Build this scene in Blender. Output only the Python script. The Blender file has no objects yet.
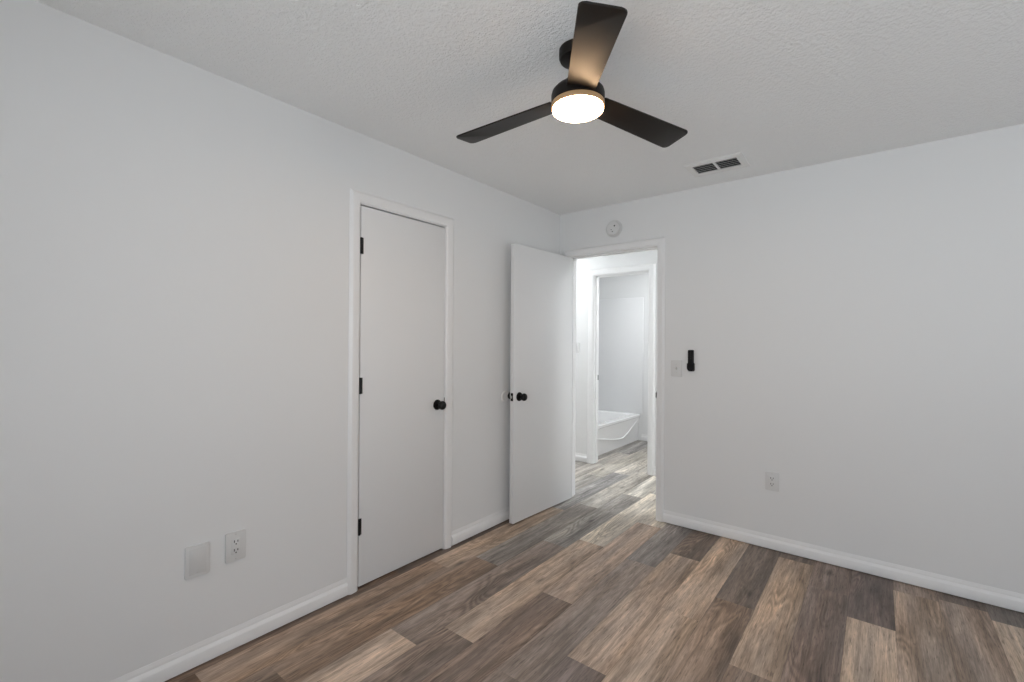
import bpy, bmesh, math, random
from mathutils import Vector, Matrix

S = bpy.context.scene
COL = S.collection
R = math.radians

# ------------------------------------------------------------------ camera
YAW, PITCH, ROLL = 0.67285, 0.00232, 0.00694
FWD = Vector((-math.sin(YAW) * math.cos(PITCH), math.cos(YAW) * math.cos(PITCH), math.sin(PITCH)))
RGT = Vector((math.cos(YAW), math.sin(YAW), 0))
UPV = RGT.cross(FWD)
cx = RGT * math.cos(ROLL) + UPV * math.sin(ROLL)
cy = UPV * math.cos(ROLL) - RGT * math.sin(ROLL)
cam = bpy.data.cameras.new('camera')
cam.sensor_width = 36.0
cam.lens = 459.685 * 36.0 / 1024.0
cam.clip_start = 0.05
camo = bpy.data.objects.new('camera', cam)
COL.objects.link(camo)
camo.matrix_world = Matrix(((cx.x, cy.x, -FWD.x, 2.16956), (cx.y, cy.y, -FWD.y, -3.38419),
                            (cx.z, cy.z, -FWD.z, 1.32997), (0, 0, 0, 1)))
S.camera = camo

# ------------------------------------------------------------------ light and exposure
S.view_settings.view_transform = 'Standard'
S.view_settings.look = 'None'
S.view_settings.gamma = 1.0
S.view_settings.use_curve_mapping = False
S.view_settings.exposure = 0.0
S.cycles.use_denoising = True
S.cycles.max_bounces = 12
S.cycles.diffuse_bounces = 10

SKY = 4.42
W = bpy.data.worlds.new('sky')
S.world = W
W.use_nodes = True
nt = W.node_tree
nt.nodes.clear()
tc = nt.nodes.new('ShaderNodeTexCoord')
sp = nt.nodes.new('ShaderNodeSeparateXYZ')
rp = nt.nodes.new('ShaderNodeValToRGB')
mr = nt.nodes.new('ShaderNodeMapRange')
mr.inputs[1].default_value = -1
mr.inputs[2].default_value = 1
bg = nt.nodes.new('ShaderNodeBackground')
wo = nt.nodes.new('ShaderNodeOutputWorld')
nt.links.new(tc.outputs['Generated'], sp.inputs[0])
nt.links.new(sp.outputs['Z'], mr.inputs[0])
nt.links.new(mr.outputs[0], rp.inputs[0])
nt.links.new(rp.outputs[0], bg.inputs[0])
nt.links.new(bg.outputs[0], wo.inputs[0])
e = rp.color_ramp.elements
e[0].position = 0.0
e[0].color = (1.16, 1.24, 1.31, 1)          # sunlit ground outside
e[1].position = 1.0
e[1].color = (0.78, 0.90, 1.04, 1)           # overcast sky
k = rp.color_ramp.elements.new(0.47)
k.color = (1.40, 1.49, 1.57, 1)
k = rp.color_ramp.elements.new(0.54)
k.color = (0.94, 1.02, 1.10, 1)
bg.inputs[1].default_value = SKY


def portal(name, loc, rot, sx, sy):
    l = bpy.data.lights.new(name, 'AREA')
    l.shape = 'RECTANGLE'
    l.size, l.size_y = sx, sy
    l.cycles.is_portal = True
    o = bpy.data.objects.new(name, l)
    COL.objects.link(o)
    o.location = loc
    o.rotation_euler = rot


H = 2.44
RX, FY = 4.00, -4.00                          # right wall, wall behind the camera
WR = (-1.7, -1.1, 0.92, 2.06)               # window in the right wall: y0 y1 z0 z1
WF = (1.3, 3.3, 0.62, 2.06)                 # window behind the camera: x0 x1 z0 z1
portal('daylight_portal', (RX + 0.13, (WR[0] + WR[1]) / 2, (WR[2] + WR[3]) / 2), (0, R(90), 0), WR[3] - WR[2], WR[1] - WR[0])
portal('daylight_portal.001', ((WF[0] + WF[1]) / 2, FY - 0.13, (WF[2] + WF[3]) / 2), (R(90), 0, 0), WF[1] - WF[0], WF[3] - WF[2])


# ------------------------------------------------------------------ materials
def lin(c):
    return tuple(((v / 255) / 12.92 if v / 255 <= .04045 else (((v / 255) + .055) / 1.055) ** 2.4) for v in c)


def mat(name, col, rough=0.5, spec=0.5, metal=0.0, bump=None, em=None, ems=0):
    m = bpy.data.materials.new(name)
    m.use_nodes = True
    b = m.node_tree.nodes['Principled BSDF']
    b.inputs['Base Color'].default_value = (*col, 1)
    b.inputs['Roughness'].default_value = rough
    b.inputs['Specular IOR Level'].default_value = spec
    b.inputs['Metallic'].default_value = metal
    if em:
        b.inputs['Emission Color'].default_value = (*em, 1)
        b.inputs['Emission Strength'].default_value = ems
    N, Lk = m.node_tree.nodes, m.node_tree.links
    if bump:
        sc, st, dist, det = bump
        t = N.new('ShaderNodeTexCoord')
        n = N.new('ShaderNodeTexNoise')
        n.inputs['Scale'].default_value = sc
        n.inputs['Detail'].default_value = det
        u = N.new('ShaderNodeBump')
        u.inputs['Strength'].default_value = st
        u.inputs['Distance'].default_value = dist
        Lk.new(t.outputs['Object'], n.inputs['Vector'])
        Lk.new(n.outputs[0], u.inputs['Height'])
        Lk.new(u.outputs[0], b.inputs['Normal'])
    return m


M = {}
M['wall'] = mat('white_wall_paint', (0.752, 0.757, 0.757), 0.55, 0.3, bump=(55, 0.08, 0.002, 3))
M['trim'] = mat('white_trim_paint', (0.80, 0.80, 0.80), 0.35, 0.5)
M['door'] = mat('white_door_paint', (0.750, 0.755, 0.757), 0.42, 0.5, bump=(20, 0.03, 0.002, 2))
M['plastic'] = mat('white_plastic', (0.80, 0.80, 0.79), 0.35, 0.5)
M['plate'] = mat('off_white_plastic', (0.665, 0.665, 0.66), 0.35, 0.5)
M['insert'] = mat('dull_white_plastic', (0.63, 0.63, 0.625), 0.45, 0.4)
M['grey_plastic'] = mat('pale_grey_plastic', (0.60, 0.60, 0.59), 0.35, 0.5)
M['slot'] = mat('slot_black', (0.02, 0.02, 0.02), 0.6)
M['black'] = mat('matte_black_metal', (0.006, 0.006, 0.006), 0.42, 0.25)
M['remote'] = mat('black_plastic', (0.006, 0.006, 0.007), 0.55, 0.2)
M['button'] = mat('dark_button', (0.018, 0.018, 0.020), 0.5, 0.2)
M['bronze'] = mat('dark_bronze_metal', (0.006, 0.004, 0.003), 0.45, 0.25)
M['steel'] = mat('brushed_steel', (0.6, 0.6, 0.6), 0.35, 0.5, 1.0)
M['acrylic'] = mat('white_tub_acrylic', (0.87, 0.87, 0.87), 0.22, 0.5)
M['surround'] = mat('white_surround_panel', (0.76, 0.765, 0.77), 0.30, 0.4)
M['fan_lens'] = mat('lit_opal_lens', (0.8, 0.75, 0.7), 0.4, 0.5, em=(1.0, 0.66, 0.38), ems=52)
M['fan_rim'] = mat('glowing_lamp_rim', (0.20, 0.13, 0.07), 0.4, 0.4, em=(1.0, 0.62, 0.30), ems=0.16)  # weak emission stands in for the lamp's glow on the rim
M['hall_lens'] = mat('lit_white_lens', (0.8, 0.8, 0.8), 0.4, 0.5, em=(0.95, 0.98, 1.0), ems=110)
M['added_hall_lens'] = mat('added_hall_fill_lens', (0.8, 0.8, 0.8), 0.4, 0.5, em=(0.95, 0.98, 1.0), ems=76)
M['bath_lens'] = mat('lit_bath_lens', (0.8, 0.8, 0.8), 0.4, 0.5, em=(0.96, 0.98, 1.0), ems=88)
M['duct'] = mat('dark_duct', (0.03, 0.03, 0.03), 0.6)
M['vinyl'] = mat('white_vinyl', (0.82, 0.82, 0.82), 0.4, 0.5)


def ceiling_mat():
    m = mat('knockdown_ceiling', (0.88, 0.89, 0.89), 0.75, 0.2)
    N, L = m.node_tree.nodes, m.node_tree.links
    b = N['Principled BSDF']
    t = N.new('ShaderNodeTexCoord')
    n1 = N.new('ShaderNodeTexNoise')
    n1.inputs['Scale'].default_value = 74
    n1.inputs['Detail'].default_value = 3
    n1.inputs['Roughness'].default_value = 0.6
    r = N.new('ShaderNodeValToRGB')
    r.color_ramp.elements[0].position = 0.42
    r.color_ramp.elements[1].position = 0.62
    u = N.new('ShaderNodeBump')
    u.inputs['Strength'].default_value = 0.55
    u.inputs['Distance'].default_value = 0.004
    L.new(t.outputs['Object'], n1.inputs['Vector'])
    L.new(n1.outputs[0], r.inputs[0])
    L.new(r.outputs[0], u.inputs['Height'])
    L.new(u.outputs[0], b.inputs['Normal'])
    return m


M['ceiling'] = ceiling_mat()


def blade_mat():
    m = mat('espresso_blade', (0.010, 0.007, 0.005), 0.44, 0.33)
    N, L = m.node_tree.nodes, m.node_tree.links
    b = N['Principled BSDF']
    t = N.new('ShaderNodeTexCoord')
    mp = N.new('ShaderNodeMapping')
    mp.inputs['Scale'].default_value = (3, 60, 3)
    n = N.new('ShaderNodeTexNoise')
    n.inputs['Scale'].default_value = 2.0
    n.inputs['Detail'].default_value = 4
    r = N.new('ShaderNodeValToRGB')
    r.color_ramp.elements[0].color = (0.007, 0.005, 0.0036, 1)
    r.color_ramp.elements[1].color = (0.012, 0.0085, 0.006, 1)
    L.new(t.outputs['Object'], mp.inputs[0])
    L.new(mp.outputs[0], n.inputs['Vector'])
    L.new(n.outputs[0], r.inputs[0])
    L.new(r.outputs[0], b.inputs['Base Color'])
    return m


M['blade'] = blade_mat()


def glass_mat():
    m = bpy.data.materials.new('window_glass')
    m.use_nodes = True
    N, L = m.node_tree.nodes, m.node_tree.links
    N.clear()
    o = N.new('ShaderNodeOutputMaterial')
    mx = N.new('ShaderNodeMixShader')
    mx.inputs[0].default_value = 0.05
    tr = N.new('ShaderNodeBsdfTransparent')
    gl = N.new('ShaderNodeBsdfGlossy')
    gl.inputs['Roughness'].default_value = 0.02
    L.new(tr.outputs[0], mx.inputs[1])
    L.new(gl.outputs[0], mx.inputs[2])
    L.new(mx.outputs[0], o.inputs[0])
    return m


M['glass'] = glass_mat()


def floor_mat():
    """Vinyl planks: 'tone' = each plank's own colour, UV = metres across / along it."""
    m = bpy.data.materials.new('wood_look_vinyl_planks')
    m.use_nodes = True
    N, L = m.node_tree.nodes, m.node_tree.links
    b = N['Principled BSDF']

    def node(t, **kw):
        n = N.new(t)
        for a, v in kw.items():
            setattr(n, a, v)
        return n

    def math_(op, a, bb=None):
        n = node('ShaderNodeMath', operation=op)
        for i, v in enumerate((a, bb)):
            if v is None:
                continue
            if isinstance(v, (int, float)):
                n.inputs[i].default_value = v
            else:
                L.new(v, n.inputs[i])
        return n.outputs[0]

    tone = node('ShaderNodeAttribute', attribute_name='tone')
    seed = node('ShaderNodeAttribute', attribute_name='seed')
    uv = node('ShaderNodeUVMap')
    uv.uv_map = 'plank'
    s = node('ShaderNodeSeparateXYZ')
    L.new(uv.outputs[0], s.inputs[0])
    U, V = s.outputs[0], s.outputs[1]
    Sd = math_('MULTIPLY', seed.outputs['Fac'], 53.0)

    def coord(ku, kv):
        c = node('ShaderNodeCombineXYZ')
        L.new(math_('MULTIPLY', U, ku), c.inputs[0])
        L.new(math_('MULTIPLY', V, kv), c.inputs[1])
        L.new(Sd, c.inputs[2])
        return c.outputs[0]

    def noise(ku, kv, det=3, rough=.55, dist=0):
        n = node('ShaderNodeTexNoise')
        n.inputs['Scale'].default_value = 1
        n.inputs['Detail'].default_value = det
        n.inputs['Roughness'].default_value = rough
        n.inputs['Distortion'].default_value = dist
        L.new(coord(ku, kv), n.inputs['Vector'])
        return n.outputs[0]

    def rng(v, a, bb, c, d):
        n = node('ShaderNodeMapRange')
        n.inputs[1].default_value, n.inputs[2].default_value = a, bb
        n.inputs[3].default_value, n.inputs[4].default_value = c, d
        L.new(v, n.inputs[0])
        return n.outputs[0]

    broad = rng(noise(13, 1.6, 3, .6, .4), .30, .70, .62, 1.38)      # light and dark patches of a plank
    side = rng(math_('ADD', U, rng(noise(3, 1.2, 1), .3, .7, -.05, .05)), 0.0, PW, 1.16, .86)   # pale edge to dark edge
    streak = rng(noise(62, 2.4, 4, .62, .25), .30, .70, .72, 1.28)    # long grain
    pore = rng(noise(230, 12, 3, .65), .30, .70, .75, 1.25)          # fine grain
    fleck = rng(noise(150, 16, 2, .5), .60, .70, 1.0, .62)           # short dark pores
    mott = rng(noise(26, 6, 4, .65, .5), .30, .70, .86, 1.14)       # weathered mottling
    # cathedral figure: rings of a stretched, distorted field
    fld = noise(10, 1.5, 1, .5, .3)
    ring = math_('SINE', math_('MULTIPLY', fld, 85.0))
    ringm = rng(noise(7, 1.1, 1), .50, .64, 0.0, 0.22)
    rings = math_('ADD', 1.0, math_('MULTIPLY', ring, ringm))
    # knots
    vo = node('ShaderNodeTexVoronoi')
    vo.inputs['Scale'].default_value = 1
    L.new(coord(7, 2.6), vo.inputs['Vector'])
    knot = rng(vo.outputs['Distance'], .03, .16, .50, 1.0)
    # seams
    e1 = rng(U, 0.0, 0.0022, .62, 1.0)
    e2 = rng(math_('SUBTRACT', 0.1827, U), 0.0, 0.0022, .62, 1.0)
    val = broad
    for x in (side, streak, pore, fleck, mott, rings, knot, e1, e2):
        val = math_('MULTIPLY', val, x)
    mix = node('ShaderNodeVectorMath', operation='SCALE')
    L.new(tone.outputs['Color'], mix.inputs[0])
    L.new(val, mix.inputs['Scale'])
    # warm / cool drift
    hs = node('ShaderNodeHueSaturation')
    L.new(rng(noise(8, 1.0, 2), .3, .7, .80, 1.12), hs.inputs['Saturation'])
    L.new(mix.outputs[0], hs.inputs['Color'])
    L.new(hs.outputs[0], b.inputs['Base Color'])
    b.inputs['Roughness'].default_value = 0.50
    b.inputs['Specular IOR Level'].default_value = 0.4
    bp = node('ShaderNodeBump')
    bp.inputs['Strength'].default_value = 0.12
    bp.inputs['Distance'].default_value = 0.001
    L.new(val, bp.inputs['Height'])
    L.new(bp.outputs[0], b.inputs['Normal'])
    return m


PW = 0.1827                                   # plank width
M['floor'] = floor_mat()


# ------------------------------------------------------------------ mesh helpers
class MB:
    def __init__(self):
        self.bm = bmesh.new()

    def box(self, x0, x1, y0, y1, z0, z1, bev=0.0, seg=2):
        vs = [self.bm.verts.new(p) for p in ((x0, y0, z0), (x1, y0, z0), (x1, y1, z0), (x0, y1, z0),
                                             (x0, y0, z1), (x1, y0, z1), (x1, y1, z1), (x0, y1, z1))]
        fs = [self.bm.faces.new([vs[i] for i in f]) for f in
              ((0, 3, 2, 1), (4, 5, 6, 7), (0, 1, 5, 4), (1, 2, 6, 5), (2, 3, 7, 6), (3, 0, 4, 7))]
        if bev:
            ed = list({e_ for f in fs for e_ in f.edges})
            bmesh.ops.bevel(self.bm, geom=ed, offset=bev, segments=seg, profile=0.5, affect='EDGES')
        return self

    def lathe(self, prof, mtx=None, n=40):
        """profile (r, h) turned about the local z axis, then moved by mtx; r = 0 ends are closed."""
        mtx = mtx or Matrix()
        rings = []
        for r, h in prof:
            if r < 1e-6:
                rings.append([self.bm.verts.new(mtx @ Vector((0, 0, h)))])
            else:
                rings.append([self.bm.verts.new(mtx @ Vector((r * math.cos(2 * math.pi * i / n), r * math.sin(2 * math.pi * i / n), h))) for i in range(n)])
        for a, b in zip(rings, rings[1:]):
            for i in range(n):
                j = (i + 1) % n
                if len(a) == 1 and len(b) == 1:
                    continue
                if len(a) == 1:
                    self.bm.faces.new((a[0], b[j], b[i]))
                elif len(b) == 1:
                    self.bm.faces.new((a[i], a[j], b[0]))
                else:
                    self.bm.faces.new((a[i], a[j], b[j], b[i]))
        return self

    def sweep(self, stations, close_ends=True):
        """stations: lists of the same closed cross-section at successive places."""
        rows = [[self.bm.verts.new(p) for p in st] for st in stations]
        n = len(rows[0])
        for a, b in zip(rows, rows[1:]):
            for i in range(n):
                j = (i + 1) % n
                self.bm.faces.new((a[i], a[j], b[j], b[i]))
        if close_ends:
            self.bm.faces.new(list(reversed(rows[0])))
            self.bm.faces.new(rows[-1])
        return self

    def prism(self, pts, h0, h1, mtx=None, bev=0.0):
        mtx = mtx or Matrix()
        lo = [self.bm.verts.new(mtx @ Vector((x, y, h0))) for x, y in pts]
        hi = [self.bm.verts.new(mtx @ Vector((x, y, h1))) for x, y in pts]
        n = len(pts)
        fs = [self.bm.faces.new(list(reversed(lo))), self.bm.faces.new(hi)]
        for i in range(n):
            j = (i + 1) % n
            fs.append(self.bm.faces.new((lo[i], lo[j], hi[j], hi[i])))
        if bev:
            ed = list(set(fs[0].edges) | set(fs[1].edges))
            bmesh.ops.bevel(self.bm, geom=ed, offset=bev, segments=2, profile=0.5, affect='EDGES')
        return self

    def build(self, name, material, parent=None, smooth=None, loc=None, rot=None):
        bmesh.ops.recalc_face_normals(self.bm, faces=self.bm.faces[:])
        me = bpy.data.meshes.new(name)
        self.bm.to_mesh(me)
        self.bm.free()
        me.materials.append(material)
        if smooth:
            me.polygons.foreach_set('use_smooth', [True] * len(me.polygons))
            me.set_sharp_from_angle(angle=R(smooth))
        o = bpy.data.objects.new(name, me)
        COL.objects.link(o)
        if parent:
            o.parent = parent
        if loc:
            o.location = loc
        if rot:
            o.rotation_euler = rot
        return o


def rrect(w, h, r, n=5):
    pts = []
    for sx, sy, a0 in ((1, 1, 0), (-1, 1, 90), (-1, -1, 180), (1, -1, 270)):
        for i in range(n + 1):
            a = R(a0 + 90 * i / n)
            pts.append((sx * (w / 2 - r) + r * math.cos(a), sy * (h / 2 - r) + r * math.sin(a)))
    return pts


WALLM = Matrix.Rotation(R(90), 4, 'X')        # local prism: x right, y up, extruded along -y (out of the wall)


def structure(o, label=None):
    o['kind'] = 'structure'
    if label:
        o['label'] = label
    return o


def thing(name, label, cat, loc=(0, 0, 0), rz=0.0, group=None):
    o = bpy.data.objects.new(name, None)
    o.empty_display_size = 0.05
    COL.objects.link(o)
    o.location = loc
    o.rotation_euler = (0, 0, rz)
    o['label'] = label
    o['category'] = cat
    if group:
        o['group'] = group
    return o


# ------------------------------------------------------------------ floor: individual planks
PL, X0 = 1.232, 0.228
XMIN, XMAX, YMIN, YMAX = -1.75, 4.05, -4.35, 2.70
# column k spans X0+k*PW .. ; one end joint of that column, and seen planks' colours, greyed past the doorway for hall light (photo sRGB), from the joint list upward
JOINT = {-2: -1.72, -1: -2.731, 0: -1.292, 1: -2.062, 2: -1.896, 3: -1.359, 4: -1.95, 5: -1.705, 6: -1.10, 7: -0.825,
         8: -1.322, 9: -1.60, 10: -0.597, 11: -1.37, 12: -0.106, 13: -0.19}
TONE = {  # (column, plank index relative to JOINT): colour
    (-2, -1): (94, 76, 63), (-2, 0): (88, 76, 68), (-2, 1): (124, 123, 119), (-2, 2): (140, 138, 130), (-2, 3): (128, 126, 122),
    (-1, -1): (84, 64, 50), (-1, 0): (126, 106, 90), (-1, 1): (138, 119, 102), (-1, 2): (108, 109, 110), (-1, 3): (150, 148, 142),
    (0, -2): (92, 76, 64), (0, -1): (112, 93, 78), (0, 0): (105, 101, 97), (0, 1): (134, 132, 126), (0, 2): (140, 138, 132),
    (1, -1): (156, 134, 114), (1, 0): (104, 93, 86), (1, 1): (112, 110, 107), (1, 2): (160, 158, 150), (1, 3): (138, 136, 130),
    (2, -1): (100, 88, 80), (2, 0): (146, 127, 110), (2, 1): (166, 160, 148), (2, 2): (140, 138, 132),
    (3, -1): (98, 84, 75), (3, 0): (140, 121, 106), (3, 1): (170, 162, 148), (3, 2): (150, 146, 138),
    (4, -1): (104, 91, 82), (4, 0): (112, 100, 92), (4, 1): (106, 101, 98), (4, 2): (150, 146, 138),
    (5, -1): (86, 76, 72), (5, 0): (138, 119, 103), (5, 1): (80, 69, 61),
    (6, -1): (146, 125, 106), (6, 0): (152, 130, 110),
    (7, -1): (116, 97, 82), (7, 0): (88, 77, 69),
    (8, -1): (104, 88, 76), (8, 0): (146, 125, 106), (8, 1): (90, 78, 70),
    (9, -1): (92, 78, 69), (9, 0): (92, 79, 72), (9, 1): (92, 79, 72),
    (10, -1): (142, 123, 105), (10, 0): (82, 72, 68),
    (11, 0): (126, 108, 93), (11, -1): (118, 101, 88), (11, 1): (110, 96, 86),
    (12, -1): (118, 101, 88), (12, 0): (84, 73, 66),
    (13, -1): (150, 132, 114), (13, 0): (82, 76, 72)}
FK = 0.56     # how bright a white surface lies in the photo at floor level
HALL_LIT_GREY = [(134, 132, 127), (120, 119, 117), (146, 144, 137), (128, 126, 120), (112, 112, 112)]  # same planks beyond the doorway, cool hall light put into their colour
rnd = random.Random(4)
PAL = [(146, 125, 106), (116, 97, 82), (92, 79, 72), (104, 95, 88), (130, 112, 98)]
bm = bmesh.new()
uvl = bm.loops.layers.uv.new('plank')
planks = []
for k in range(math.floor((XMIN - X0) / PW), math.ceil((XMAX - X0) / PW)):
    xa, xb = max(XMIN, X0 + k * PW), min(XMAX, X0 + (k + 1) * PW)
    if xb - xa < 1e-4:
        continue
    j0 = JOINT.get(k, -2 + rnd.random() * PL)
    for i in range(-5, 5):
        ya, yb = max(YMIN, j0 + i * PL), min(YMAX, j0 + (i + 1) * PL)
        if yb - ya < 1e-4:
            continue
        tone = TONE.get((k, i)) or (HALL_LIT_GREY if (ya + yb) / 2 > .2 else PAL)[rnd.randrange(5)]
        vs = [bm.verts.new((x, y, 0)) for x, y in ((xa, ya), (xb, ya), (xb, yb), (xa, yb))]
        f = bm.faces.new(vs)
        for lp in f.loops:
            lp[uvl].uv = (lp.vert.co.x - (X0 + k * PW), lp.vert.co.y - (j0 + i * PL))
        planks.append((tone, rnd.random()))
# slab under the planks
nb = len(planks)
mb = MB()
mb.bm.free()
mb.bm = bm
mb.box(XMIN, XMAX, YMIN, YMAX, -0.08, -0.002)
me = bpy.data.meshes.new('floor')
bm.to_mesh(me)
bm.free()
me.attributes.new('tone', 'FLOAT_COLOR', 'FACE')
me.attributes.new('seed', 'FLOAT', 'FACE')
at, sa = me.attributes['tone'], me.attributes['seed']
for i in range(len(me.polygons)):
    t, s_ = planks[i] if i < nb else ((90, 80, 70), 0.0)
    L_ = sum(t) / 3
    T_ = 101 + (L_ - 101) * 0.78
    t = [0.75 * v * T_ / L_ + 0.25 * m_ * T_ / 102 for v, m_ in zip(t, (114, 101.5, 90.5))]
    c = [min(0.9, v / FK) for v in lin(t)]
    at.data[i].color = (*c, 1)
    sa.data[i].value = s_
me.materials.append(M['floor'])
fl = bpy.data.objects.new('floor', me)
COL.objects.link(fl)
structure(fl, 'floor of brown and grey wood-look planks')

# ------------------------------------------------------------------ ceiling and walls
HY0, HY1 = 0.11, 1.12          # hall between these planes
BY0, BY1 = 1.23, 2.62          # bathroom
CL0, CL1, CLH = -1.970, -1.350, 2.064    # closet opening y0 y1, head
BD0, BD1, BDH = 0.102, 0.866, 2.062      # bedroom door opening x0 x1, head
BA0, BA1, BAH = -0.270, 0.345, 2.060     # bathroom opening
J = 0.018

VCX, VCY, VHX, VHY = 1.378, -0.358, .138, .084     # hole for the air vent
c_ = MB()
for b_ in ((-1.9, 4.2, -4.5, VCY - VHY), (-1.9, 4.2, VCY + VHY, 2.8), (-1.9, VCX - VHX, VCY - VHY, VCY + VHY), (VCX + VHX, 4.2, VCY - VHY, VCY + VHY)):
    c_.box(*b_, H, H + 0.08)
structure(c_.build('ceiling', M['ceiling']), 'white textured ceiling')

w = MB()
w.box(-0.12, 0, FY - 0.12, CL0 - J, 0, H)
w.box(-0.12, 0, CL1 + J, 0, 0, H)
w.box(-0.12, 0, CL0 - J, CL1 + J, CLH + J, H)
structure(w.build('wall_left', M['wall']), 'plain white wall with the closet door')

w = MB()
w.box(-1.75, BD0 - J, 0, HY0, 0, H)
w.box(BD1 + J, RX + 0.12, 0, HY0, 0, H)
w.box(BD0 - J, BD1 + J, 0, HY0, BDH + J, H)
structure(w.build('wall_back', M['wall']), 'plain white wall with the open doorway')

w = MB()
w.box(RX, RX + 0.12, FY, WR[0], 0, H)
w.box(RX, RX + 0.12, WR[1], 0, 0, H)
w.box(RX, RX + 0.12, WR[0], WR[1], 0, WR[2])
w.box(RX, RX + 0.12, WR[0], WR[1], WR[3], H)
structure(w.build('wall_right', M['wall']))
w = MB()
w.box(0, WF[0], FY - 0.12, FY, 0, H)
w.box(WF[1], RX + 0.12, FY - 0.12, FY, 0, H)
w.box(WF[0], WF[1], FY - 0.12, FY, 0, WF[2])
w.box(WF[0], WF[1], FY - 0.12, FY, WF[3], H)
structure(w.build('wall_front', M['wall']))

w = MB()      # the closet's own walls behind the closed door
w.box(-0.86, -0.76, -2.5, -0.9, 0, H)
w.box(-0.76, -0.12, -2.6, -2.5, 0, H)
w.box(-0.76, -0.12, -0.9, -0.8, 0, H)
structure(w.build('wall_closet', M['wall']))

w = MB()
w.box(-1.75, BA0 - J, HY1, BY0, 0, H)
w.box(BA1 + J, 2.7, HY1, BY0, 0, H)
w.box(BA0 - J, BA1 + J, HY1, BY0, BAH + J, H)
structure(w.build('wall_hall', M['wall']), 'white hall wall around the bathroom doorway')
structure(MB().box(-1.87, -1.75, 0, BY0, 0, H).build('wall_hall_left', M['wall']))
structure(MB().box(2.7, 2.82, HY0, BY0, 0, H).build('wall_hall_right', M['wall']))
structure(MB().box(-1.3, 1.4, BY1, BY1 + 0.1, 0, H).build('wall_bathroom_back', M['wall']), 'white back wall of the bathroom')
structure(MB().box(-1.27, -1.17, BY0, BY1, 0, H).build('wall_bathroom_left', M['wall']))
structure(MB().box(1.3, 1.4, BY0, BY1, 0, H).build('wall_bathroom_right', M['wall']))


# ------------------------------------------------------------------ baseboards
BPROF = [(0, .007), (.0145, .007), (.0150, .011), (.0150, .054), (.0140, .0565), (.0050, .0690), (.0046, .0750), (.0040, .0800), (.0012, .0880), (.0010, .0910), (0, .092)]


def baseboard(name, a, b, n):
    a, b, n = Vector((*a, 0)), Vector((*b, 0)), Vector((*n, 0))
    mb_ = MB().sweep([[p + n * d + Vector((0, 0, z)) for d, z in BPROF] for p in (a, b)])
    return structure(mb_.build(name, M['trim'], smooth=25))


CW = 0.061
baseboard('baseboard_left', (0, FY), (0, CL0 - 0.004 - CW), (1, 0))
baseboard('baseboard_left.001', (0, CL1 + 0.004 + CW), (0, 0), (1, 0))
baseboard('baseboard_back', (BD1 + 0.003 + .056, 0), (RX, 0), (0, -1))
baseboard('baseboard_right', (RX, FY), (RX, 0), (-1, 0))
baseboard('baseboard_front', (0, FY), (RX, FY), (0, 1))
baseboard('baseboard_hall', (-1.75, HY1), (BA0 - 0.004 - 0.068, HY1), (0, -1))
baseboard('baseboard_hall.001', (BA1 + 0.004 + 0.068, HY1), (2.7, HY1), (0, -1))
baseboard('baseboard_hall.002', (-1.75, HY0), (BD0 - 0.004 - CW, HY0), (0, 1))
baseboard('baseboard_hall.003', (BD1 + 0.004 + CW, HY0), (2.7, HY0), (0, 1))
baseboard('baseboard_bathroom', (-0.345, BY1), (1.3, BY1), (0, -1))


# ------------------------------------------------------------------ door trims (casing + jamb lining)
def cprof(wd):
    return [(0, 0), (0, .005), (.002, .0075), (.010, .0125), (.016, .0140), (wd - .020, .0165), (wd - .014, .0160), (wd - .003, .0075), (wd, .0045), (wd, 0)]


def casing(mb_, u0, u1, h, wd, f):
    """U-shaped casing round an opening; f(u, d, z) maps wall coordinate, thickness and height to a point."""
    st = []
    for uu, zz, su, sz in ((u0, 0.002, -1, 0), (u0, h, -1, 1), (u1, h, 1, 1), (u1, 0.002, 1, 0)):
        st.append([f(uu + su * wv, d, zz + sz * wv) for wv, d in cprof(wd)])
    mb_.sweep(st)


t1 = MB()
casing(t1, CL0 - .004, CL1 + .004, CLH + .004, CW, lambda u, d, z: Vector((d, u, z)))
t1.box(-.12, 0, CL0 - J, CL0, 0.001, CLH)
t1.box(-.12, 0, CL1, CL1 + J, 0.001, CLH)
t1.box(-.12, 0, CL0 - J, CL1 + J, CLH, CLH + J)
t1.box(-.055, -.041, CL1 - .012, CL1, 0.001, CLH)
structure(t1.build('trim_1', M['trim'], smooth=25), 'white casing around the closed closet door')

t2 = MB()
casing(t2, BD0 - .004, BD1 + .003, BDH + .004, .056, lambda u, d, z: Vector((u, -d, z)))
casing(t2, BD0 - .004, BD1 + .003, BDH + .004, .056, lambda u, d, z: Vector((u, HY0 + d, z)))
t2.box(BD0 - J, BD0, 0, HY0, 0.001, BDH)
t2.box(BD1, BD1 + J, 0, HY0, 0.001, BDH)
t2.box(BD0 - J, BD1 + J, 0, HY0, BDH, BDH + J)
t2.box(BD0, BD0 + .011, .040, .075, 0.001, BDH)
t2.box(BD1 - .011, BD1, .040, .075, 0.001, BDH)
t2.box(BD0, BD1, .040, .075, BDH - .011, BDH)
trim2 = structure(t2.build('trim_2', M['trim'], smooth=25), 'white casing around the open bedroom doorway')
s2 = MB()
s2.box(BD1 - .0025, BD1 + .001, .002, .034, .912, .968, bev=.0008)
s2.box(BD1 - .0025, BD1 + .004, -.0125, .006, .921, .959, bev=.0008)
sp2 = s2.build('strike_plate', M['black'], trim2)
sp2['label'] = 'black metal strike plate'

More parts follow.
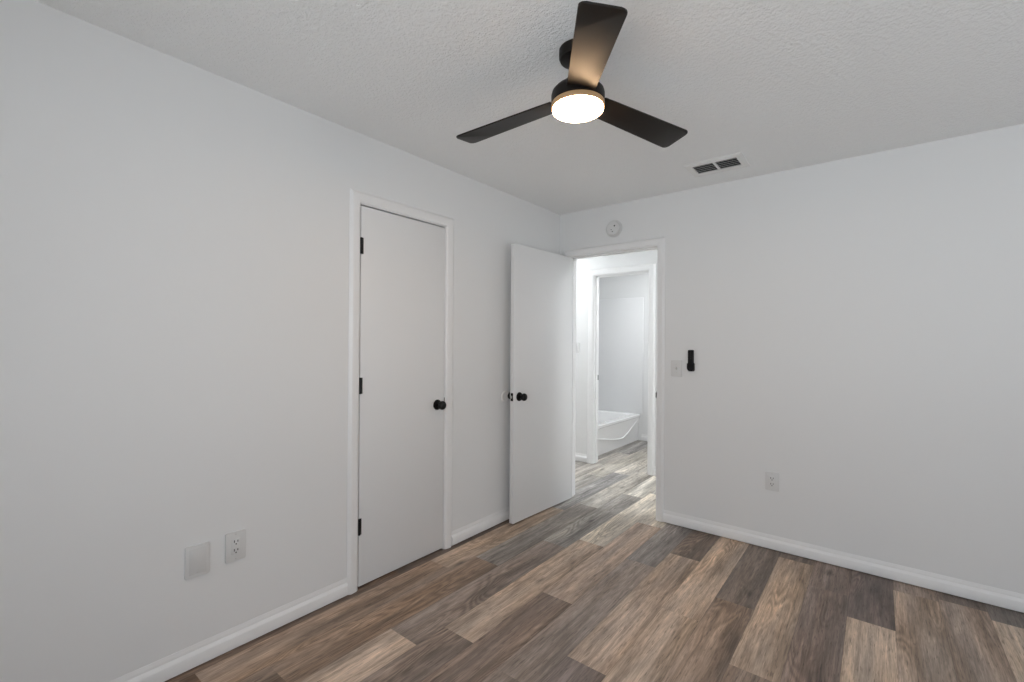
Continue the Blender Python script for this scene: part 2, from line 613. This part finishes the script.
t3 = MB()
casing(t3, BA0 - .004, BA1 + .004, BAH + .004, .068, lambda u, d, z: Vector((u, HY1 - d, z)))
casing(t3, BA0 - .004, BA1 + .004, BAH + .004, .068, lambda u, d, z: Vector((u, BY0 + d, z)))
t3.box(BA0 - J, BA0, HY1, BY0, 0.001, BAH)
t3.box(BA1, BA1 + J, HY1, BY0, 0.001, BAH)
t3.box(BA0 - J, BA1 + J, HY1, BY0, BAH, BAH + J)
t3.box(BA0, BA0 + .011, HY1 + .035, HY1 + .070, 0.001, BAH)
t3.box(BA1 - .011, BA1, HY1 + .035, HY1 + .070, 0.001, BAH)
t3.box(BA0, BA1, HY1 + .035, HY1 + .070, BAH - .011, BAH)
trim3 = structure(t3.build('trim_3', M['trim'], smooth=25), 'white casing around the bathroom doorway beyond the hall')
sp3 = MB().box(BA0 - .001, BA0 + .0025, HY1 + .074, HY1 + .106, .913, .970, bev=.0008).build('strike_plate', M['black'], trim3)
sp3['label'] = 'black metal strike plate'


# ------------------------------------------------------------------ doors
def knob(parent, loc, rz, mtl):
    """round knob on a round rose, standing out along local -y."""
    kb = MB()
    Mx = WALLM
    kb.lathe([(0, 0), (.0325, 0), (.0325, .004), (.030, .0075), (.020, .009), (.0125, .011), (.0115, .022), (.012, .028),
              (.018, .031), (.025, .036), (.0275, .043), (.0275, .049), (.0255, .056), (.021, .0605), (.012, .063), (0, .0635)], Mx, 36)
    o = kb.build('door_knob', mtl, parent, smooth=40, loc=loc, rot=(0, 0, rz))
    o['label'] = 'round black knob on a round black rose'
    return o


def hinge(parent, loc, rz, side=1):
    hb = MB()
    hb.lathe([(0, -.044), (.0045, -.044), (.0062, -.0425), (.0062, .0425), (.0045, .044), (0, .044)], Matrix.Translation((0, -.004, 0)), 16)
    for zz in (-.0265, -.0088, .0088, .0265):
        hb.lathe([(.0062, zz - .0006), (.0066, zz - .0004), (.0066, zz + .0004), (.0062, zz + .0006)], Matrix.Translation((0, -.004, 0)), 16)
    hb.box(min(0, side * .014), max(0, side * .014), -.0028, .0005, -.043, .043, bev=.0006)
    o = hb.build('hinge', M['black'], parent, smooth=40, loc=loc, rot=(0, 0, rz))
    o['label'] = 'black door hinge'
    return o


# closed closet door: slab flush with the wall plane
DZ = 0.013
d1 = structure(MB().box(-.037, -.002, CL0 + .0060, CL1 - .0025, DZ, CLH - .0075, bev=.0012).build('door_1', M['door'], smooth=30),
               'closed flat white closet door')
for z in (1.841, 1.090, 0.335):
    hinge(d1, (0.001, CL0 + .004, z), R(90))
knob(d1, (-.002, -1.411, .932), R(90), M['black'])
lt = MB().box(-.006, .0005, CL1 - .0028, CL1 - .0004, .942, .972, bev=.0004).build('latch', M['black'], d1)
lt['label'] = 'black metal latch'

# open bedroom door: hinge side at local origin, slab along local -y, camera side at local +x
OPEN = R(-2.5)
d2 = MB().box(0, .035, -.762, -.002, DZ, 2.046, bev=.0014).build('door_2', M['door'], smooth=30,
                                                                   loc=(BD0 + .004, -.010, 0), rot=(0, 0, OPEN))
structure(d2, 'flat white bedroom door standing open against the left wall')
for z in (1.84, 1.09, 0.30):
    hb = hinge(d2, (0.0, 0.0, z), R(-90), -1)
KZ = .930
knob(d2, (.035, -.700, KZ), R(90), M['black'])
knob(d2, (0, -.700, KZ), R(-90), M['black'])
la = MB()
la.box(.006, .029, -.7632, -.7612, KZ - .029, KZ + .029, bev=.0006)
lat = la.build('latch_plate', M['black'], d2)
lat['label'] = 'black latch plate on the door edge'
lb = MB().box(.0115, .0235, -.772, -.7630, KZ - .009, KZ + .009, bev=.002).build('latch_bolt', M['steel'], lat)
lb['label'] = 'steel latch bolt'


# ------------------------------------------------------------------ windows (behind and beside the camera)
def window(name, mtx, wd, z0, z1):
    """local x along the wall, local y into the wall."""
    fr = MB()
    a, t = wd / 2, .05
    fr.box(-a, -a + t, .03, .10, z0, z1).box(a - t, a, .03, .10, z0, z1)
    fr.box(-a + t, a - t, .03, .10, z1 - t, z1).box(-a + t, a - t, .03, .10, z0, z0 + t)
    fr.box(-.025, .025, .035, .095, z0 + t, z1 - t)
    zm = (z0 + z1) / 2
    fr.box(-a + t, -.025, .04, .09, zm - .02, zm + .02).box(.025, a - t, .04, .09, zm - .02, zm + .02)
    o = fr.build(name, M['vinyl'])
    o.matrix_world = mtx
    structure(o, 'white framed window')
    MB().box(-a + t - .004, a - t + .004, .062, .068, z0 + t - .004, z1 - t + .004).build('pane', M['glass'], o)
    MB().box(-a - .03, a + .03, -.035, .03, z0 - .025, z0 - .001, bev=.003).build('sill', M['trim'], o)
    return o


window('window_1', Matrix.Translation((RX, (WR[0] + WR[1]) / 2, 0)) @ Matrix.Rotation(R(-90), 4, 'Z'), WR[1] - WR[0], WR[2], WR[3])
window('window_2', Matrix.Translation(((WF[0] + WF[1]) / 2, FY, 0)) @ Matrix.Rotation(R(180), 4, 'Z'), WF[1] - WF[0], WF[2], WF[3])

# ------------------------------------------------------------------ ceiling fan
FANX, FANY = 1.2745, -1.8702
fan = thing('ceiling_fan', 'dark three-bladed ceiling fan with a lit round lamp on the textured ceiling', 'ceiling fan', (FANX, FANY, 2.20))
Z0 = 2.20
MB().lathe([(0, H - Z0), (.072, H - Z0), (.0725, H - .004 - Z0), (.0725, 2.412 - Z0), (.068, 2.402 - Z0), (.050, 2.396 - Z0), (.026, 2.394 - Z0), (0, 2.394 - Z0)], n=48).build('canopy', M['bronze'], fan, smooth=40)
MB().lathe([(0, 2.40 - Z0), (.0165, 2.40 - Z0), (.0165, 2.31 - Z0), (0, 2.31 - Z0)], n=24).build('downrod', M['bronze'], fan, smooth=40)
MB().lathe([(0, 2.350 - Z0), (.026, 2.350 - Z0), (.032, 2.345 - Z0), (.045, 2.325 - Z0), (.066, 2.305 - Z0), (.086, 2.292 - Z0), (.097, 2.280 - Z0), (.1005, 2.268 - Z0),
            (.1005, 2.238 - Z0), (.0985, 2.236 - Z0), (0, 2.236 - Z0)], n=64).build('motor_housing', M['bronze'], fan, smooth=40)
rim = MB().lathe([(.090, 2.2355 - Z0), (.0995, 2.2355 - Z0), (.1000, 2.233 - Z0), (.0998, 2.220 - Z0), (.0985, 2.2180 - Z0), (.096, 2.2175 - Z0), (.090, 2.2180 - Z0)], n=64).build('lamp_rim', M['fan_rim'], fan, smooth=50)
rim['label'] = 'rim around the lamp lens, given a weak amber glow'
lens = MB().lathe([(.089, 2.230 - Z0), (.0955, 2.2185 - Z0), (.0955, 2.2100 - Z0), (.092, 2.2072 - Z0), (.084, 2.2062 - Z0), (.05, 2.2055 - Z0), (0, 2.205 - Z0)], n=64).build('lamp_lens', M['fan_lens'], fan, smooth=60)
lens['label'] = 'glowing round opal lamp lens'


def blade_shape():
    L0, L1, w0, w1, rc = .092, .540, .104, .1345, .020
    pts = []

    def hw(x):
        return (w0 + (w1 - w0) * (x - L0) / (L1 - L0)) / 2
    nseg = 8
    for i in range(nseg + 1):
        x = L0 + (L1 - rc - L0) * i / nseg
        pts.append((x, -hw(x)))
    for i in range(1, 7):
        a = R(-90 + 90 * i / 6)
        pts.append((L1 - rc + rc * math.cos(a), -hw(L1) + rc + rc * math.sin(a)))
    for i in range(0, 7):
        a = R(90 * i / 6)
        pts.append((L1 - rc + rc * math.cos(a), hw(L1) - rc + rc * math.sin(a)))
    for i in range(nseg - 1, -1, -1):
        x = L0 + (L1 - rc - L0) * i / nseg
        pts.append((x, hw(x)))
    return pts


DROOP = math.atan2(2.247 - 2.2127, .538 - .1)
bmesh_blade = None
for kk in range(3):
    a = 2.2265 + math.pi + kk * 2 * math.pi / 3
    # blade is raised at its root, dips slightly outwards and is pitched about its own length
    mtx = (Matrix.Rotation(a, 4, 'Z') @ Matrix.Translation((0, 0, 2.2548 - Z0)) @ Matrix.Rotation(DROOP, 4, 'Y')
           @ Matrix.Rotation(-.1657, 4, 'X'))
    if bmesh_blade is None:
        bl = MB().prism(blade_shape(), 0, .006, bev=.0015).build('blade', M['blade'], fan, smooth=40)
        bmesh_blade = bl
    else:
        bl = bmesh_blade.copy()
        COL.objects.link(bl)
        bl.parent = fan
    bl.matrix_local = mtx
    br = MB()
    br.prism([(.060, -.020), (.125, -.032), (.150, -.020), (.150, .020), (.125, .032), (.060, .020)], .006, .010, bev=.001)
    for sx, sy in ((.112, -.018), (.112, .018), (.138, 0)):
        br.lathe([(0, .0132), (.004, .0125), (.005, .010)], Matrix.Translation((sx, sy, 0)), 12)
    br.build('blade_bracket', M['bronze'], bl, smooth=40)

# ------------------------------------------------------------------ ceiling vent
vt = thing('ceiling_vent', 'white rectangular air vent with dark slots in the ceiling by the back wall', 'vent', (1.378, -.358, H), 0)
fr = MB()
VX, VY = .166, .122                     # outer half size
sx0, sx1, sy = .1275, .0070, .0735       # slot field
prof = 0.0
th = .007
for (xa, xb, ya, yb) in ((-VX, VX, -VY, -sy), (-VX, VX, sy, VY), (-VX, -sx0, -sy, sy), (sx0, VX, -sy, sy), (-sx1, sx1, -sy, sy)):
    fr.box(xa, xb, ya, yb, -th, 0)
fr.box(-VX + .012, VX - .012, -VY + .012, -sy - .012, -th - .003, -th, bev=.001)
fr.box(-VX + .012, VX - .012, sy + .012, VY - .012, -th - .003, -th, bev=.001)
fr.build('frame', M['plastic'], vt)
bk = MB()
for b_ in ((-.135, .135, -.081, -.0752, .001, .30), (-.135, .135, .0752, .081, .001, .30), (-.135, -.1292, -.0752, .0752, .001, .30), (.1292, .135, -.0752, .0752, .001, .30), (-.135, .135, -.081, .081, .30, .305)):
    bk.box(*b_)
bk = bk.build('duct', M['duct'], vt)
bk['label'] = 'dark duct behind the slots'
for (xa, xb) in ((-sx0, -sx1), (sx1, sx0)):
    for i in range(5):
        yc = -sy + .0147 + i * .0294
        sl = MB()
        sl.box(xa, xb, -.0080, .0080, -.0007, .0007)
        o = sl.build('louver', M['grey_plastic'], vt, loc=(0, yc, -.0055), rot=(R(24), 0, 0))

# ------------------------------------------------------------------ smoke detector
sd = thing('smoke_detector', 'round white smoke detector high on the wall above the open doorway', 'smoke detector', (.512, 0, 2.243))
MB().lathe([(0, 0), (.069, 0), (.069, .010), (.066, .013), (.0625, .013), (.062, .009), (0, .009)], WALLM, 48).build('base', M['plate'], sd, smooth=40)
MB().lathe([(.060, .009), (.0605, .020), (.0585, .029), (.052, .036), (.038, .0385), (.036, .0365), (.030, .0365), (.028, .0385), (0, .039)], WALLM, 48).build('cover', M['plate'], sd, smooth=30)
gr_ = MB()
for i in range(24):
    a = 2 * math.pi * i / 24
    gr_.box(-.0012, .0012, -.006, .006, -.001, .0012)
    vs = gr_.bm.verts[:][-8:]
    mm = WALLM @ Matrix.Translation((.0485 * math.cos(a), .0485 * math.sin(a), .0372)) @ Matrix.Rotation(a - math.pi / 2, 4, 'Z') @ Matrix.Rotation(R(-24), 4, 'X')
    for v in vs:
        v.co = mm @ v.co
g = gr_.build('vent_slots', M['grey_plastic'], sd)
for nm, (px_, pz_), rr in (('test_button', (.020, .014), .0060), ('sounder_hole', (-.008, -.013), .0035), ('indicator_light', (.002, -.030), .0040)):
    b_ = MB().lathe([(rr, .036), (rr, .0395), (rr * .8, .0402), (0, .0404)], Matrix.Translation((px_, 0, pz_)) @ WALLM, 20).build(nm, M['slot'] if nm != 'test_button' else M['button'], sd, smooth=40)
    b_['label'] = 'small dark ' + nm.replace('_', ' ')


# ------------------------------------------------------------------ wall plates
def plate_mesh(wd, ht, th_=.0085):
    return MB().prism(rrect(wd, ht, .004), 0, th_, WALLM, bev=.0035)


def screw(parent, z, th_=.0085):
    s_ = MB().lathe([(.0034, th_ - .001), (.0034, th_ + .0006), (.0022, th_ + .0012), (0, th_ + .0013)], WALLM, 14)
    o = s_.build('screw', M['grey_plastic'], parent, smooth=40, loc=(0, 0, z))
    return o


def outlet(label, loc, rz, wd, ht, group):
    t = thing('wall_outlet', label, 'outlet', loc, rz, group)
    p = plate_mesh(wd, ht).build('cover_plate', M['plate'], t, smooth=30)
    rc = MB().prism(rrect(.034, .068, .003), .005, .0105, WALLM, bev=.001).build('receptacle', M['plate'], t, smooth=30)
    for zc in (.0185, -.0185):
        for dx, hh in ((-.0068, .0105), (.0068, .0090)):
            so = MB().prism(rrect(.0034, hh, .0006, 2), .0095, .0108, WALLM).build('slot', M['slot'], rc, loc=(dx, 0, zc + .004))
        so = MB().prism(rrect(.0058, .0058, .0026, 4), .0095, .0108, WALLM).build('slot', M['slot'], rc, loc=(0, 0, zc - .0075))
    for z in (ht * .42, -ht * .42):
        screw(t, z)
    return t


outlet('white wall outlet low on the left wall beside the blank plate', (0, -2.571, .442), R(90), .080, .124, None)
outlet('white wall outlet low on the back wall right of the doorway', (1.636, 0, .440), 0, .078, .118, None)

bp_ = thing('blank_wall_plate', 'blank white cover plate low on the left wall left of the outlet', 'wall plate', (0, -2.713, .4315), R(90))
plate_mesh(.086, .128).build('cover_plate', M['plate'], bp_, smooth=30)
MB().prism(rrect(.060, .104, .004), .0045, .0092, WALLM, bev=.0006).build('blank_insert', M['insert'], bp_, smooth=30)
screw(bp_, -.046, .0092)


def switch(label, loc, rz, wd, ht):
    t = thing('light_switch', label, 'light switch', loc, rz)
    plate_mesh(wd, ht).build('cover_plate', M['plate'], t, smooth=30)
    b = MB().prism(rrect(.011, .025, .001), .005, .0092, WALLM).build('toggle_frame', M['grey_plastic'], t)
    tg = MB()
    tg.sweep([[Vector((-.0046, -.0090, -.0065)), Vector((.0046, -.0090, -.0065)), Vector((.0046, -.0090, .0065)), Vector((-.0046, -.0090, .0065))],
              [Vector((-.0036, -.0185, .0045)), Vector((.0036, -.0185, .0045)), Vector((.0036, -.0170, .0105)), Vector((-.0036, -.0170, .0105))]])
    tg.build('toggle', M['plate'], t)
    for z in (.030, -.030):
        screw(t, z)
    return t


switch('white toggle light switch beside the open doorway left of the black remote', (1.016, 0, 1.146), 0, .078, .120)
switch('white toggle light switch on the hall wall beside the bathroom doorway', (-.482, HY1, 1.272), 0, .072, .116)

# fan remote in its wall holder
ho = thing('remote_holder', 'black wall holder clasping the lower half of the remote', 'holder', (1.121, 0, 1.160))
hb = MB()
hb.prism(rrect(.047, .062, .010), 0, .005, WALLM, bev=.001)
hb.build('back_plate', M['remote'], ho, smooth=30)
hb = MB()
for sgn in (-1, 1):
    hb.box(sgn * .0215 - .0025, sgn * .0215 + .0025, -.026, -.004, -.012, .026, bev=.0012)
hb.prism([(-.024, .018), (-.024, -.010), (-.016, -.026), (-.009, -.030), (.009, -.030), (.016, -.026), (.024, -.010), (.024, .018), (.013, .012), (-.013, .012)], .0225, .027, WALLM, bev=.0008)
hb.prism([(-.024, -.008), (-.016, -.0265), (-.009, -.0305), (.009, -.0305), (.016, -.0265), (.024, -.008), (.0195, -.008), (.012, -.0235), (-.012, -.0235), (-.0195, -.008)], .004, .024, WALLM)
hb.build('pocket', M['remote'], ho, smooth=30)
rm = thing('remote_control', 'slim black fan remote standing upright in its wall holder', 'remote', (1.121, -.0055, 1.140))
MB().prism([(x, y + .071) for x, y in rrect(.0375, .142, .006)], 0, .0155, WALLM, bev=.002).build('body', M['remote'], rm, smooth=30)
for z in (.128, .113, .098, .083):
    MB().lathe([(.0052, .0150), (.0052, .0166), (.004, .0172), (0, .0174)], WALLM, 18).build('button', M['button'], rm, smooth=40, loc=(0 if z in (.128, .098) else 0.0, 0, z))

# door bumper on the left wall behind the knob
bu = thing('door_bumper', 'round white wall bumper behind the open door edge', 'door bumper', (0, -.742, .926), R(90))
MB().lathe([(0, 0), (.045, 0), (.045, .004), (.042, .008), (.036, .0095), (.030, .007), (.014, .004), (0, .0035)], WALLM, 40).build('pad', M['plastic'], bu, smooth=40)

# ------------------------------------------------------------------ bathroom: tub and surround
TX0, TX1, TY0, TY1, TH = -1.165, -.368, BY0 + .004, BY1 - .004, .362
tub = thing('bathtub', 'white alcove bathtub with a panelled apron seen through the far doorway', 'bathtub', ((TX0 + TX1) / 2, (TY0 + TY1) / 2, 0))
ox, oy = (TX0 + TX1) / 2, (TY0 + TY1) / 2
hw_, hl = (TX1 - TX0) / 2, (TY1 - TY0) / 2
tb = MB()


def ring(wx, wy, r, z, n=6, sx_=0):
    return [Vector((x + sx_, y, z)) for x, y in rrect(wx * 2, wy * 2, r, n)]


tb.sweep([ring(hw_ - .030, hl, .004, .002), ring(hw_ - .012, hl, .004, .30), ring(hw_ - .010, hl, .004, TH - .042), ring(hw_, hl, .006, TH - .034), ring(hw_, hl, .010, TH - .008),
          ring(hw_ - .006, hl - .004, .012, TH), ring(hw_ - .075, hl - .075, .10, TH), ring(hw_ - .090, hl - .090, .11, TH - .012),
          ring(hw_ - .13, hl - .15, .13, .12), ring(hw_ - .20, hl - .24, .12, .075)], close_ends=True)
tb.build('basin', M['acrylic'], tub, smooth=35)
ap = MB()     # raised sculpted band on the apron
ay0, ay1 = -hl + .02, hl - .02
curve = [(ay0, .242), (-.488, .206), (-.145, .141), (.08, .110), (.155, .106), (.215, .113), (.304, .139), (.499, .224), (ay1, .296)]
st = []
for i, (yy, zz) in enumerate(curve):
    st.append([Vector((hw_ - .028, yy, zz - .010)), Vector((hw_ - .0105, yy, zz - .006)), Vector((hw_ - .0090, yy, zz)), Vector((hw_ - .0105, yy, zz + .006)), Vector((hw_ - .028, yy, zz + .010))])
ap.sweep(st)
ap.build('apron_ridge', M['acrylic'], tub, smooth=50)

su = thing('tub_surround', 'glossy white wall surround standing on the bathtub rim', 'tub surround', (ox, oy, TH))
SH = 1.95 - TH
MB().box(-hw_, hw_ + .040, hl - .014, hl + .002, .001, SH, bev=.004).build('end_panel', M['surround'], su, smooth=30)
MB().box(-hw_, -hw_ + .014, -hl + .016, hl - .015, .001, SH, bev=.004).build('long_panel', M['surround'], su, smooth=30)
MB().box(-hw_, hw_ + .008, -hl - .002, -hl + .014, .001, SH, bev=.004).build('near_panel', M['surround'], su, smooth=30)


# ------------------------------------------------------------------ hall and bathroom lamps
def flush_light(label, loc, lens_m):
    t = thing('ceiling_light', label, 'ceiling light', loc)
    MB().lathe([(0, 0), (.150, 0), (.152, -.006), (.152, -.022), (.146, -.026), (.138, -.026)], n=48).build('rim', M['plastic'], t, smooth=40)
    MB().lathe([(.139, -.020), (.139, -.027), (.125, -.040), (.09, -.052), (.045, -.058), (0, -.060)], n=48).build('diffuser', lens_m, t, smooth=60)
    return t


flush_light('round flush ceiling light at the right end of the hall', (1.90, 0.60, H), M['hall_lens'])
flush_light('added flush ceiling light, unseen, at the far left end of the hall', (-0.95, 0.60, H), M['added_hall_lens'])  # added lamp out of view, brightens the hall wall
flush_light('round flush ceiling light in the bathroom', (.35, 1.85, H), M['bath_lens'])
